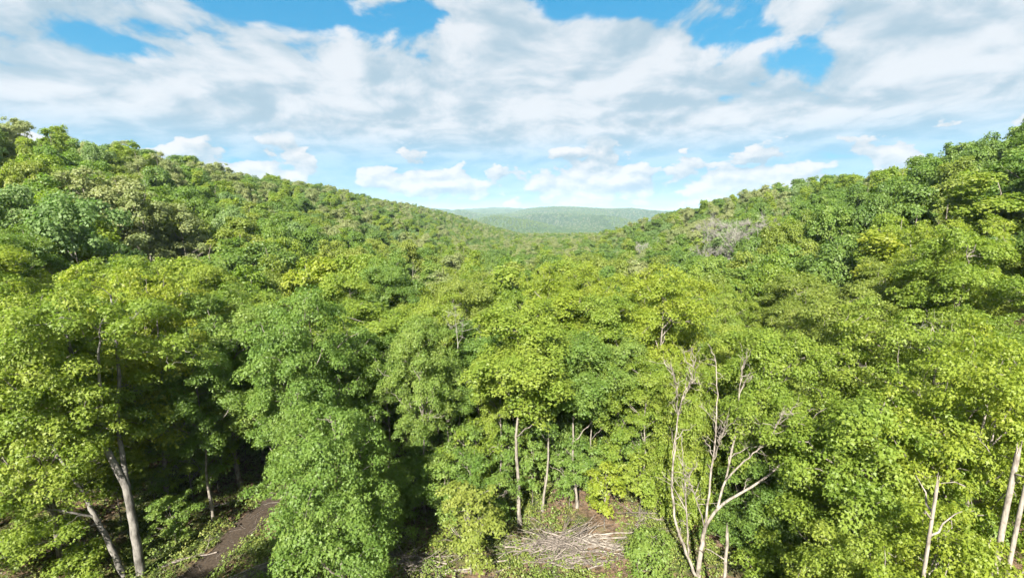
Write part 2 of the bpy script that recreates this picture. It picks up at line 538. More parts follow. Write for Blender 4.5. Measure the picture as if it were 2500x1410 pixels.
def wood_mesh(name, H, c, rs, r0, mat, base, nlimb=9, k=7, twigs=True, lean=(0, 0), seed=0, fork=False):
    tb = Tubes(); r = np.random.default_rng(seed)
    top = np.array([lean[0], lean[1], H * .90])
    tr = np.stack([np.linspace(0, top[0], 10), np.linspace(0, top[1], 10), np.linspace(-.3, top[2], 10)], -1)
    tr[2:-1, :2] += np.cumsum(r.normal(0, .012 * H, (7, 2)), 0) * .5
    # root flare
    tb.add(np.array([tr[0] + (0, 0, -.1), tr[0] + (0, 0, .45), tr[0] + (0, 0, 1.1)]), r0 * 1.55, r0 * .98, k)
    tb.add(tr, r0, r0 * .16, k, .85)
    limbs = [tr]
    order = np.argsort(-np.linalg.norm(c[:, :2], axis=1))
    step = max(1, len(order) // (nlimb * 2))
    pick = order[: step * nlimb: step]
    for i_ in pick:
        e = c[i_]
        hr = np.linalg.norm(e[:2])
        zb = max(min(e[2] - hr * r.uniform(.7, 1.2), H * .8), base * H * .75)
        s_ = np.array([np.interp(zb, tr[:, 2], tr[:, 0]), np.interp(zb, tr[:, 2], tr[:, 1]), zb])
        p = curve(s_, e, 7, 0, .03, .10)
        f = 1 - zb / H
        tb.add(p, r0 * .42 * f + .02, .02, max(4, k - 2)); limbs.append(p)
    if twigs:
        A = np.concatenate(limbs)
        for e in c[np.argsort([np.linalg.norm(A - v_, axis=1).min() for v_ in c])]:
            dd = np.linalg.norm(A - e, axis=1) + np.where(A[:, 2] > e[2], 1.6, 0)
            p = curve(A[int(np.argmin(dd))], e, 4, 0, .06, .08)
            tb.add(p, .03 if dd.min() > 1 else .018, .009, 3)
            A = np.concatenate([A, p[2:]])
    return tb.mesh(name, mat)


class Kind:
    """a tree model: trunk mesh + crown mesh, modelled at full size"""
    def __init__(s, key, H, R, base, n, cr, nper, size, r0, mat, seed, lobed=False, shape=(.42, .62), flat=.5, bark='bark', k=7, lob=.28, twigs=True, upw=.42, nlimb=9):
        c, rs = clumps(H, R, base, n, cr, shape, lob, seed)
        s.H, s.R, s.key = H, R, key
        s.crown = leaves_mesh('crown', c, rs, nper, size, M[mat], flat, (0, 0, 0), lobed, upw)
        s.trunk = wood_mesh('trunk', H, c, rs, r0, M[bark], base, nlimb, k, twigs, (rng.normal(0, .03 * H), rng.normal(0, .03 * H)), seed)


HK = [Kind('broad', 18, 4.6, .30, 420, .72, 135, .152, .20, 'maple', 11, True, (.42, .60), .70, nlimb=14),
      Kind('tall', 18, 4.0, .40, 380, .68, 130, .150, .16, 'green', 12, True, (.5, .58), .72, nlimb=12, bark='pbark'),
      Kind('layered', 17, 5.2, .25, 440, .78, 135, .155, .21, 'maple', 13, True, (.45, .52), .50, lob=.36, nlimb=14),
      Kind('low', 14, 4.2, .05, 460, .68, 135, .152, .15, 'green', 14, True, (.30, .66), .66, nlimb=14),
      Kind('pole', 18, 3.0, .46, 270, .60, 115, .150, .13, 'green', 15, True, (.5, .60), .72, nlimb=9, bark='pbark')]
MK = [Kind('round', 18, 4.7, .28, 170, 1.0, 110, .29, .22, 'maple', 21, k=5, twigs=False, flat=.75),
      Kind('oak', 17, 5.0, .28, 150, 1.15, 125, .30, .24, 'green', 22, k=5, twigs=False, lob=.4, shape=(.4, .55), flat=.8),
      Kind('spread', 16, 5.2, .32, 160, 1.1, 110, .30, .22, 'olive', 23, k=5, twigs=False, flat=.6, shape=(.42, .55)),
      Kind('dense', 18, 4.4, .20, 170, 1.0, 110, .29, .22, 'dark', 24, k=5, twigs=False, lob=.34, flat=.8),
      Kind('slim', 19, 3.4, .34, 130, .85, 95, .27, .17, 'maple', 25, k=5, twigs=False, shape=(.5, .6), flat=.8),
      Kind('aspen', 19, 3.4, .38, 105, .85, 80, .26, .16, 'pale', 26, k=5, twigs=True, bark='pbark', lob=.45, flat=.8),
      Kind('willow', 15, 4.6, .22, 140, .95, 95, .27, .18, 'bluish', 27, k=5, twigs=False, bark='pbark', flat=.8)]
SK = [Kind('sapling', 6.5, 1.9, .14, 80, .46, 70, .15, .045, 'green', 31, True, (.4, .55), .6, k=5),
      Kind('whip', 5.0, 1.4, .25, 50, .40, 60, .145, .03, 'maple', 32, True, (.45, .5), .55, k=4),
      Kind('shrub', 3.0, 1.7, .04, 60, .46, 70, .14, .03, 'green', 33, True, (.25, .6), .7, k=4)]


def twiggy_mesh(name, H, R, base, n, r0, mat, seed, thick=.012, per=16):
    """leafless tree: trunk, limbs and sprays of fine twigs"""
    c, rs = clumps(H, R, base, n, .9, (.45, .5), .3, seed)
    me = wood_mesh(name, H, c, rs, r0, mat, base, 12, 6, True, (0, 0), seed)
    tb = Tubes()
    r = np.random.default_rng(seed)
    for p, q_ in zip(c, rs):
        for _ in range(per):
            d = r.normal(size=3); d[2] = abs(d[2]) * 1.1; d += p * (1, 1, 0) / R * .7; d /= np.linalg.norm(d)
            e_ = p + d * q_ * r.uniform(.6, 1.4)
            tb.add(curve(p - d * .2, e_, 3, 0, .08), thick, thick * .5, 3)
    me2 = tb.mesh(name, mat)
    V1 = np.empty(len(me.vertices) * 3, np.float32); me.vertices.foreach_get('co', V1)
    V2 = np.empty(len(me2.vertices) * 3, np.float32); me2.vertices.foreach_get('co', V2)
    L1 = np.empty(len(me.loops), np.int32); me.loops.foreach_get('vertex_index', L1)
    L2 = np.empty(len(me2.loops), np.int32); me2.loops.foreach_get('vertex_index', L2)
    V_ = np.concatenate([V1.reshape(-1, 3), V2.reshape(-1, 3)]); L_ = np.concatenate([L1, L2 + len(V1) // 3])
    bpy.data.meshes.remove(me); bpy.data.meshes.remove(me2)
    return mesh_from(name, V_, L_, np.full(len(L_) // 4, 4), mat, smooth=True)


BK = [twiggy_mesh('bare_limbs', 17, 4.2, .35, 90, .17, M['twig'], 41, .022, 18), twiggy_mesh('bare_limbs', 16, 4.0, .38, 85, .16, M['twig'], 42, .022, 18)]
BKN = twiggy_mesh('bare_limbs', 16, 3.0, .45, 40, .13, M['twig'], 43, .009, 9)

placed = []            # (x, y, radius) of every standing tree


def put_tree(kind, loc, H, R, label, group=None, mat=None, rot=None, name='broadleaf_tree', cat='tree'):
    e = empty(name, loc)
    tag(e, label, cat, group)
    sz = H / kind.H; sx = R / kind.R
    e.rotation_euler = (0, 0, random.uniform(0, 6.28) if rot is None else rot)
    for nm, me in (('trunk', kind.trunk), ('crown', kind.crown)):
        o = bpy.data.objects.new(nm, me); link(o, e)
        o.scale = (sx, sx, sz) if nm == 'crown' else ((sx + sz) / 2 if sx < sz else sx, (sx + sz) / 2 if sx < sz else sx, sz)
        o.scale = (sx, sx, sz)
        if nm == 'crown' and mat:
            o.material_slots[0].link = 'OBJECT'; o.material_slots[0].material = M[mat]
    placed.append((loc[0], loc[1], R))
    return e


def hero(kind, px_, py_, dist, R, label, mat=None, rot=None, name='maple_tree'):
    """stands at a real distance; its height follows from the top the photograph shows"""
    top = at_dist(px_, py_, dist)
    g = float(hgt(top[0], top[1]))
    return put_tree(kind, (top[0], top[1], g - .05), top[2] - g, R, label, None, mat, rot, name)


B, T_, Ly, Lo, Po = HK
# front edge of the wood, from the track to the tall snags
hero(B, 535, 690, 44, 5.2, 'broad deep green maple between the track and the layered maple', 'green', .4)
hero(Ly, 745, 690, 36, 4.7, 'large layered green maple rising behind the low bushy maple', 'green', 2.0)
hero(T_, 690, 850, 33.5, 2.9, 'narrow green maple pressed between the low bushy maple and the broad deep green one', 'green', 2.7)
hero(T_, 470, 830, 40, 3.2, 'upright green maple on the verge where the track enters the wood', 'green', 1.4)
hero(T_, 610, 770, 48, 3.8, 'tall green maple deeper in the wood behind the track', 'maple', 4.4)
hero(Lo, 800, 945, 26.5, 3.7, 'low bushy light green maple leafed to the ground beside the pole stack', 'green', 1.1)
hero(T_, 1020, 760, 34, 2.7, 'slender dark maple with one bare lower trunk beside sunlit bare earth', 'green', .2)
hero(Po, 1270, 712, 32, 4.1, 'tall green maple with long straight bare trunk at the end of the brush pile', 'maple', 3.9)
hero(Po, 1420, 800, 34.5, 3.0, 'narrow green maple, one of two close straight trunks behind the brush pile', 'green', 5.0)
hero(Po, 1330, 780, 33.8, 2.7, 'thin maple with pale stem, the other of the two close trunks behind brush', 'green', 1.9)
hero(Po, 1165, 770, 39, 3.2, 'slim green maple in the second row behind the long straight bare trunk', 'green', .6)
for n_, (a_, b_, c_, r_) in enumerate(((1095, 850, 36, 2.3), (1215, 830, 35, 2.2), (1365, 860, 38, 2.4), (1455, 840, 36, 2.2), (1530, 800, 38, 2.6), (1585, 860, 36, 2.3), (930, 800, 39, 2.6), (1250, 690, 46, 2.8))):
    hero(Po, a_, b_, c_, r_, 'slim pale stemmed young maple crowding the row of straight bare trunks', ('green', 'maple')[n_ % 2], n_ * 1.3)['group'] = 'slim young maples in the row of straight trunks'
hero(B, 1620, 640, 43, 4.8, 'bright yellow-green maple standing behind the dead bare tree', 'yellow', .9)
hero(Po, 1480, 700, 41, 3.6, 'yellow-green maple with a pale lower trunk in dark shade', 'maple', 2.9)
hero(Lo, 1690, 850, 35, 2.8, 'light green maple column directly behind the dead bare tree', 'maple', 4.4)
hero(T_, 1885, 790, 34, 3.5, 'fresh green maple with dark gap beneath, between dead tree and big bushy maple', 'maple', 1.3)
hero(Lo, 2145, 905, 29, 4.5, 'big bushy light green maple beside the dead bare tree', 'maple', 2.2)
hero(Lo, 1890, 1060, 33, 3.2, 'lower leafy green maple under the big bushy maple', 'green', .7)
hero(Lo, 2330, 1220, 23.5, 3.2, 'low yellowing maple in front of the broken trunk', 'yellow', 3.3)
hero(Lo, 2150, 1250, 24, 2.8, 'small yellow-tipped maple leafing under the big bushy maple', 'maple', 5.3)
hero(Ly, 2260, 740, 38, 4.8, 'spreading olive yellow maple behind the big bushy maple', 'maple', 5.6)
hero(Ly, 2440, 800, 31, 4.2, 'yellow layered maple over the tall broken trunks', 'yellow', 4.1)
hero(B, 2060, 690, 44, 4.6, 'light olive maple with pale forking limbs in the valley canopy', 'olive', 1.0)
hero(Ly, 330, 640, 43, 5.0, 'pale yellow-green maple behind the double trunked maple', 'yellow', .3)
hero(Ly, 30, 700, 39, 4.8, 'yellow-green layered maple on the slope beyond the double trunked maple', 'maple', 3.0)


def custom_tree(name, base, trunks, c, rs, nper, size, mat, bark, label, flat=.5, rlimb=.03):
    """a tree whose stems follow given lines; world coordinates in, parts local to the base"""
    e = empty(name, base); tag(e, label, 'tree')
    tb = Tubes(); A = []
    base = np.asarray(base, float)
    for pts, r0, r1 in trunks:
        p = np.asarray(pts, float) - base
        n = len(p); t = np.linspace(0, n - 1, n * 4)
        p = np.stack([np.interp(t, range(n), p[:, k]) for k in range(3)], -1)
        for _ in range(3): p[1:-1] = (p[:-2] + 2 * p[1:-1] + p[2:]) / 4
        p[1:-1] += rng.normal(0, .02, (len(p) - 2, 3))
        tb.add(p, r0, r1, 9); A.append(p)
    A = np.concatenate(A)
    if c is not None:
        c = c - base
        for q_ in c[np.argsort([np.linalg.norm(A - v_, axis=1).min() for v_ in c])]:
            dd = np.linalg.norm(A - q_, axis=1) + np.where(A[:, 2] > q_[2] + .3, 2.0, 0)
            p = curve(A[int(np.argmin(dd))], q_, 5, 0, .05, .10)
            tb.add(p, rlimb if dd.min() > 1.2 else rlimb * .6, .010, 4)
            A = np.concatenate([A, p[2:]])
        o = link(bpy.data.objects.new('crown', leaves_mesh('crown', c, rs, nper, size, M[mat], flat, (A[:, 0].mean(), A[:, 1].mean(), 0), True)), e)
    link(bpy.data.objects.new('trunk', tb.mesh('trunk', M[bark])), e)
    placed.append((base[0], base[1], 4.0))
    return e


for x_, y_, h_ in ((-20, 9, 18), (-25, 4, 17)):
    put_tree(B, (x_, y_, float(hgt(x_, y_)) - .1), h_, 4.6, 'green maple on the near side of the leaning maple, shading the track', 'green maples shading the track', 'green', None, 'maple_tree')
# double-trunked maple beside the track
g0 = on_ground(345, 1402); Y0 = g0[1]
tr = [([g0 - (0, 0, .3), at_y(328, 1290, Y0), at_y(310, 1190, Y0), at_y(262, 1100, Y0), at_y(225, 1035, Y0 + .3), at_y(190, 940, Y0 + .6), at_y(165, 820, Y0 + 1), at_y(140, 750, Y0 + 1.2)], .27, .06),
      ([at_y(312, 1200, Y0), at_y(300, 1120, Y0 + .4), at_y(285, 1020, Y0 + .9), at_y(292, 930, Y0 + 1.2), at_y(280, 800, Y0 + 1.6), at_y(270, 720, Y0 + 1.8)], .17, .05),
      ([at_y(240, 1060, Y0 + .2), at_y(248, 990, Y0 - .3), at_y(240, 900, Y0 - .6), at_y(246, 790, Y0 - .7)], .14, .04)]
c, rs = clumps(19.5, 5.4, .55, 250, .66, (.45, .5), .34, 51)
c = c * (1, .9, 1); c[:, 0] -= (c[:, 2] - 7) * .17 + .6
custom_tree('maple_tree', tuple(g0), tr, c + g0, rs, 130, .155, 'maple', 'gbark', 'big double trunked maple with grey bark forking above the dirt track')
# leaning lower maple in front of it
g1 = on_ground(303, 1404); Y1 = g1[1]
tr = [([g1 - (0, 0, .3), at_y(270, 1330, Y1), at_y(225, 1245, Y1), at_y(203, 1205, Y1), at_y(150, 1120, Y1 - .4), at_y(95, 1040, Y1 - .8)], .19, .05),
      ([at_y(232, 1262, Y1), at_y(180, 1250, Y1 - .8), at_y(100, 1240, Y1 - 1.6), at_y(20, 1230, Y1 - 2)], .08, .025)]
c, rs = clumps(11.0, 4.6, .22, 180, .64, (.4, .5), .34, 52)
c[:, 0] += -5.6; c[:, 1] -= .8
custom_tree('maple_tree', tuple(g1), tr, c + g1, rs, 130, .155, 'maple', 'gbark', 'leaning slim maple with layered yellow-green sprays next to the double trunked maple')

# bare dead tree
YD = 26.6
def pl(*p): return [at_y(a, b, YD + d) for a, b, d in p]
gd = at_y(1703, 1418, YD); gd[2] = float(hgt(gd[0], gd[1]))
stems = [(pl((1702, 1440, 0), (1711, 1340, 0), (1722, 1285, 0)), .26, .20),
         (pl((1722, 1285, 0), (1760, 1230, -.3), (1840, 1185, -.8), (1900, 1140, -1.2), (1935, 1095, -1.4), (1937, 1066, -1.4)), .16, .035),
         (pl((1722, 1290, 0), (1738, 1150, .6), (1748, 1050, .9), (1751, 930, 1.2), (1745, 870, 1.4)), .12, .03),
         (pl((1752, 1238, -.2), (1775, 1155, .2), (1795, 1060, .5), (1820, 1022, .6)), .12, .04),
         (pl((1793, 1068, .5), (1805, 965, .9), (1813, 890, 1.2)), .06, .02),
         (pl((1772, 1172, 0), (1830, 1112, -.7), (1880, 1072, -1.2), (1913, 1005, -1.6)), .09, .025),
         (pl((1836, 1106, -.8), (1870, 1086, -.3), (1908, 1050, 0)), .05, .03),
         (pl((1705, 1420, 0), (1680, 1360, .2), (1650, 1280, .5), (1640, 1200, .7), (1645, 1100, .9), (1655, 1010, 1.0), (1668, 960, 1.1), (1692, 918, 1.3)), .17, .03),
         (pl((1654, 1010, 1), (1651, 945, .8), (1637, 880, .7)), .05, .015),
         (pl((1664, 975, 1), (1690, 935, .6), (1694, 870, .3)), .045, .015),
         (pl((1680, 1360, .2), (1677, 1260, -.5), (1672, 1180, -.8), (1664, 1085, -1.0)), .10, .03),
         (pl((1720, 1290, 0), (1700, 1215, -.8), (1680, 1165, -1.3), (1668, 1130, -1.6)), .07, .025),
         (pl((1744, 1120, .7), (1760, 1070, .4), (1770, 1045, .2)), .05, .02)]
dt = empty('dead_tree', tuple(gd)); tag(dt, 'bare dead tree with several pale forked stems and no leaves', 'tree')
def stem_part(nm, items, twn):
    tb = Tubes()
    for pts, r0, r1 in items:
        p = np.asarray(pts) - gd; n = len(p); t = np.linspace(0, n - 1, n * 4)
        p = np.stack([np.interp(t, range(n), p[:, k]) for k in range(3)], -1)
        for _ in range(2): p[1:-1] = (p[:-2] + 2 * p[1:-1] + p[2:]) / 4
        p[1:-1] += rng.normal(0, .025, (len(p) - 2, 3))
        tb.add(p, r0 * .64, r1 * .6, 8)
        for _ in range(4 if twn else 0):
            i_ = rng.integers(len(p) // 3, len(p) - 1); d_ = p[i_ + 1] - p[i_ - 1]; d_ = d_ / (np.linalg.norm(d_) + 1e-6)
            sd2 = rng.normal(0, .55, 3); sd2[2] = abs(sd2[2]) * .7
            e_ = p[i_] + (d_ + sd2) * rng.uniform(.5, 1.4)
            b2 = curve(p[i_], e_, 7, 0, .035, .06)
            tb.add(b2, .032, .010, 5)
            for _ in range(5):
                j_ = rng.integers(2, 7); tb.add(curve(b2[j_], b2[j_] + (d_ * .6 + rng.normal(0, .55, 3)) * rng.uniform(.25, .7), 4, 0, .06), .012, .005, 3)
        for _ in range(twn):
            i_ = rng.integers(len(p) // 4, len(p)); d_ = p[min(i_ + 1, len(p) - 1)] - p[i_ - 1]; d_ = d_ / (np.linalg.norm(d_) + 1e-6)
            e_ = p[i_] + (d_ * .6 + rng.normal(0, .6, 3)) * rng.uniform(.25, 1.0)
            cpt = curve(p[i_], e_, 4, 0, .08, .1)
            tb.add(cpt, .022, .008, 4)
            tb.add(curve(cpt[2], cpt[2] + (e_ - p[i_]) * .4 + rng.normal(0, .18, 3), 3), .012, .006, 3)
    link(bpy.data.objects.new(nm, tb.mesh(nm, M['dead'])), dt)
stem_part('trunk', stems[:1], 0)
for st_ in (stems[1:2], stems[2:3], stems[3:5], stems[5:7], stems[7:10], stems[10:12], stems[12:]): stem_part('stem', st_, 13)
placed.append((gd[0], gd[1], 2.0))

# broken standing trunks
def snag(px_, py_, dist, r0, label, nb=4, seed=0):
    top = at_dist(px_, py_, dist); g = float(hgt(top[0], top[1])); r = np.random.default_rng(seed)
    e = empty('broken_trunk', (top[0], top[1], g)); tag(e, label, 'dead tree')
    H = top[2] - g; tb = Tubes()
    p = np.stack([np.cumsum(r.normal(0, .03, 9)), np.cumsum(r.normal(0, .03, 9)), np.linspace(-.3, H, 9)], -1)
    tb.add(p, r0, r0 * .62, 9)
    for a in range(6):    # jagged break
        th = a * 1.047; q_ = p[-1] + (math.cos(th) * r0 * .38, math.sin(th) * r0 * .38, -.3)
        tb.add(curve(q_, q_ + (0, 0, .3 + r.uniform(.1, .6)), 3), r0 * .24, .01, 4)
    link(bpy.data.objects.new('trunk', tb.mesh('trunk', M['dead'])), e)
    for _ in range(nb):
        z = r.uniform(.5, .95) * H; th = r.uniform(0, 6.28); L = r.uniform(.5, 1.8)
        s_ = np.array([np.interp(z, p[:, 2], p[:, 0]), np.interp(z, p[:, 2], p[:, 1]), z]); t2 = Tubes()
        t2.add(curve(s_, s_ + (math.cos(th) * L, math.sin(th) * L, L * .6), 5, 0, .06), .05, .012, 5)
        link(bpy.data.objects.new('branch', t2.mesh('branch', M['dead'])), e)
    placed.append((top[0], top[1], .8))
snag(2481, 1105, 27.5, .15, 'tall thick broken trunk with peeled pale wood', 2, 1)
snag(2502, 1182, 25.5, .11, 'shorter broken trunk standing next to the thick peeled one', 1, 2)
snag(2298, 1188, 22.5, .09, 'thin broken trunk poking out of the low yellowing maple', 4, 3)
snag(1780, 1300, 25.5, .12, 'short split stump at the foot of the dead bare tree', 1, 4)
snag(1412, 735, 47, .16, 'slim pale broken trunk among the yellow-green maples', 3, 6)

# bare grey trees
def bare(px_, py_, dist, R, label, k=0, group=None):
    top = at_dist(px_, py_, dist); g = float(hgt(top[0], top[1])); H = top[2] - g
    e = empty('bare_tree', (top[0], top[1], g - .1)); tag(e, label, 'tree', group); e.rotation_euler = (0, 0, random.uniform(0, 6.28))
    s_ = H / (17.0 if k == 0 else 16.0)
    o = link(bpy.data.objects.new('bare_limbs', BK[k] if dist > 60 else BKN), e); o.scale = (R / (4.2 if dist > 60 else 3.0),) * 2 + (s_,)
    placed.append((top[0], top[1], 2.5))
sight = []        # (x, y): trees that the photograph shows clear of their neighbours
def bare_at(*a): sight.append(at_dist(a[0], a[1], a[2])[:2]); bare(*a)
for px_, py_, d_, r_, k_, lb in ((205, 392, 92, 4.4, 5, 'pale buff topped tree, tallest of the pale trees on the long falling ridge'),
        (272, 408, 90, 4.2, 5, 'pale forked tree with a light trunk on the long falling ridge'), (345, 446, 86, 3.6, 5, 'small pale tree below the light forked one on the long falling ridge'),
        (435, 478, 88, 3.8, 5, 'pale cream tree standing alone against dark crowns on the long falling ridge'),
        (160, 462, 68, 5.0, 6, 'bluish green willow-like tree under the pale trees on the long falling ridge'), (2480, 560, 72, 4.2, 6, 'pale bluish green tree low on the round hillside'),
        (1790, 536, 122, 5.0, 6, 'grey-green tree behind the bare grey trees on the round hillside')):
    hero(MK[k_], px_, py_, d_, r_, lb, None, None, 'aspen_tree' if k_ == 5 else 'willow_tree'); sight.append(at_dist(px_, py_, d_)[:2])
bare(1112, 740, 38, 3.0, 'bare twiggy tree among the green maples above the brush pile', 1)
bare_at(1735, 522, 112, 4.2, 'small bare grey tree on the round hillside', 0)
bare_at(1800, 510, 108, 5.5, 'wide bare grey tree with a leafless crown on the round hillside', 1)
bare_at(1848, 520, 106, 5.0, 'rounded bare grey tree at the edge of the bare pair on the round hillside', 0)
bare(2385, 566, 75, 4.0, 'white limbed half bare tree low on the round hillside', 1)
bare(2290, 730, 39, 3.4, 'bare grey topped tree over the spreading olive maple', 0)
bare(1570, 578, 150, 3.0, 'little bare grey tree where the round hillside meets the valley', 1)

# ------------------------------------------------------------------ the wood: scattered trees
HX = {'L': 'long ridge', 'R': 'round hillside', 'V': 'valley floor'}
def zone(x, y):
    if x < lerp(y, [(0, -30), (120, -26), (400, -20)]): return 'L'
    if x > lerp(y, [(0, 32), (120, 32), (300, 40)]): return 'R'
    return 'V'

cand = []
r = np.random.default_rng(99)
def keep_clear(x, y):
    if y < 29 and -27 < x < 17: return True
    if y < 22: return True
    if y < 36 and -2 < x < 14: return True
    px_ = np.interp(y, [p[1] for p in pth], [p[0] for p in pth])
    if y < 48 and abs(x - px_) < 3.2: return True
    for a, b in sight:
        d = math.hypot(a, b); u, v = a / d, b / d
        t = x * u + y * v
        if d - 16 < t < d + 2 and abs(x * v - y * u) < 3.6: return True
    return False
grid = {}
def free(x, y, sep):
    k = (int(x // 8), int(y // 8))
    for a in (-1, 0, 1):
        for b in (-1, 0, 1):
            for (u, v, s_) in grid.get((k[0] + a, k[1] + b), ()):
                if (u - x) ** 2 + (v - y) ** 2 < ((sep + s_) / 2) ** 2: return False
    return True
def occupy(x, y, sep): grid.setdefault((int(x // 8), int(y // 8)), []).append((x, y, sep))
for x, y, R in placed: occupy(x, y, min(max(R * 1.25, 2.5), 6))
def scatter(n, xr, yr, sep, test):
    for _ in range(n):
        x = r.uniform(*xr); y = r.uniform(*yr)
        if not test(x, y): continue
        s_ = (sep + (0.1 if zone(x, y) != 'V' and math.hypot(x, y) > 55 else 0)) * r.uniform(.8, 1.2)
        if free(x, y, s_): occupy(x, y, s_); cand.append((x, y))
fr = lambda x, y: abs(math.atan2(x, y)) < R_(53) and not keep_clear(x, y)
scatter(30000, (-150, 150), (20, 150), 6.0, fr)
def hillside(x, y):
    if abs(math.atan2(x, y)) > R_(52): return False
    return x > lerp(y, LX) - 34 and x < lerp(y, RX) + 34 + max(0, y - 400) * .3
scatter(60000, (-190, 160), (120, 480), 6.6, hillside)
scatter(40000, (-190, 330), (480, 1000), 7.4, hillside)
scatter(40000, (-200, 480), (1000, 1700), 9.0, lambda x, y: R_(-9) < math.atan2(x, y) < R_(17))
scatter(60000, (-500, 1300), (1700, 4300), 15.0, lambda x, y: R_(-9) < math.atan2(x, y) < R_(21))
cand.sort(key=lambda p: math.hypot(*p))

MATS = {'L': (['yellow', 'yellow', 'maple', 'maple', 'green'], ['maple', 'olive', 'green', 'dark', 'olive', 'green', 'pale']),
        'R': (['yellow', 'yellow', 'maple', 'maple', 'olive'], ['green', 'green', 'olive', 'dark', 'maple', 'green', 'dark']),
        'V': (['maple', 'maple', 'green', 'olive', 'yellow', 'maple'], ['maple', 'olive', 'green', 'olive', 'pale', 'green', 'dark'])}
WORD = {'yellow': 'yellowing', 'maple': 'yellow-green', 'olive': 'olive green', 'green': 'mid green', 'dark': 'dark green', 'pale': 'pale grey-green', 'bluish': 'bluish green'}
PLACE = {('L', 0): 'on the lower slope of the long falling ridge', ('L', 1): 'high on the long falling ridge',
         ('R', 0): 'on the lower slope of the round hillside', ('R', 1): 'high on the round hillside',
         ('V', 0): 'packed in the near canopy of the valley floor', ('V', 1): 'packed in the farther canopy of the valley floor'}
NIND = 280
def size_word(H, Rr):
    return ('tall ' if H > 17.6 else 'low ' if H < 15.4 else '') + ('spreading' if Rr > 5.6 else 'broad' if Rr > 4.6 else 'narrow' if Rr < 3.8 else 'rounded')
stuff_pts = []
for n_, (x, y) in enumerate(cand):
    d = math.hypot(x, y); z = zone(x, y); g = float(hgt(x, y))
    if n_ >= NIND: stuff_pts.append((x, y, g)); continue
    farz = 0 if d < 68 else 1
    mat = random.choice(MATS[z][farz])
    if z == 'L' and farz and random.random() < .05: mat = 'bluish'
    if mat == 'pale': k = MK[5]
    elif mat == 'bluish': k = MK[6]
    elif d < 64: k = random.choice(HK[:3] + HK[4:])
    else: k = random.choice(MK[:5])
    H = random.uniform(13.5, 20.0); Rr = random.uniform(3.2, 5.3)
    if z != 'V' and d > 55: Rr = random.uniform(3.3, 5.0); H = random.uniform(15.2, 17.8)
    if mat == 'pale': Rr *= .8
    if d < 40: H *= .92
    put_tree(k, (x, y, g - .1), H, Rr, '%s %s tree %s' % (size_word(H, Rr), WORD[mat], PLACE[(z, farz)]),
             '%s %s trees %s' % (size_word(H, Rr), WORD[mat], PLACE[(z, farz)]), mat)

# the rest of the wood, one object: points with instanced trunk and crown geometry
V = np.array(stuff_pts)
me = bpy.data.meshes.new('forest'); me.vertices.add(len(V)); me.vertices.foreach_set('co', (V - (0, 0, .2)).astype(np.float32).ravel())
n = len(V)
mixw = np.array([.26, .28, .17, .19, .05, .04, .01])
idx = rng.choice(7, n, p=mixw)
patch = vnoise(V[:, 0], V[:, 1], 45, 12)
idx = np.where((patch > .80) & (rng.random(n) < .35), 5, idx)
sxy = rng.uniform(.75, 1.30, n); szz = rng.uniform(.88, 1.02, n)
hilly = np.array([zone(a_, b_) != 'V' for a_, b_, _ in V]); sxy = np.where(hilly, sxy * .98, sxy)
big = vnoise(V[:, 0], V[:, 1], 260, 31); farm = V[:, 1] > 1600
idx = np.where(farm & (V[:, 1] < 2900), 3, idx)
idx = np.where(farm & (big > .56), np.where(rng.random(n) < .7, 3, 1), idx)
strip = (V[:, 1] > 1250) & (V[:, 1] < 2150); idx = np.where(strip & (rng.random(n) < .6), 5, idx)
idx = np.where(farm & (big < .40), np.where(rng.random(n) < .6, 2, 0), idx)
fars = 1 + np.clip((V[:, 1] - 480) / 1500, 0, .5) + np.clip((V[:, 1] - 1700) / 1500, 0, .6)
for nm, ty, val in (('kind_index', 'INT', idx), ('turn', 'FLOAT', rng.uniform(0, 6.28, n))):
    a = me.attributes.new(nm, ty, 'POINT'); a.data.foreach_set('value', val.astype(np.int32 if ty == 'INT' else np.float32))
a = me.attributes.new('size', 'FLOAT_VECTOR', 'POINT'); a.data.foreach_set('vector', np.stack([sxy * fars, sxy * fars, szz * (1 + (fars - 1) * .4)], -1).astype(np.float32).ravel())
forest = link(bpy.data.objects.new('forest', me)); tag(forest, 'dense broadleaf forest covering the farther slopes and valley', 'forest', kind='stuff')
ng = bpy.data.node_groups.new('forest', 'GeometryNodeTree')
ng.interface.new_socket('Geometry', in_out='INPUT', socket_type='NodeSocketGeometry')
ng.interface.new_socket('Geometry', in_out='OUTPUT', socket_type='NodeSocketGeometry')
N = ng.nodes; gi = N.new('NodeGroupInput'); go = N.new('NodeGroupOutput')
iop = N.new('GeometryNodeInstanceOnPoints'); jall = N.new('GeometryNodeJoinGeometry')
def first_with(mesh): return next(o for o in bpy.data.objects if o.data is mesh)
need = [k for k in MK if not any(o.data is k.crown for o in bpy.data.objects)]
for k in MK:
    if k in need: continue
    jn = N.new('GeometryNodeJoinGeometry')
    for me_ in (k.crown, k.trunk):
        oi = N.new('GeometryNodeObjectInfo'); oi.transform_space = 'ORIGINAL'; oi.inputs['Object'].default_value = first_with(me_)
        ng.links.new(oi.outputs['Geometry'], jn.inputs[0])
    gti = N.new('GeometryNodeGeometryToInstance'); ng.links.new(jn.outputs[0], gti.inputs[0]); ng.links.new(gti.outputs[0], jall.inputs[0])
def named(nm, ty):
    q_ = N.new('GeometryNodeInputNamedAttribute'); q_.data_type = ty; q_.inputs[0].default_value = nm; return q_.outputs[0]
ng.links.new(gi.outputs[0], iop.inputs['Points']); ng.links.new(jall.outputs[0], iop.inputs['Instance'])
iop.inputs['Pick Instance'].default_value = True
ng.links.new(named('kind_index', 'INT'), iop.inputs['Instance Index'])
cx = N.new('ShaderNodeCombineXYZ'); ng.links.new(named('turn', 'FLOAT'), cx.inputs[2])
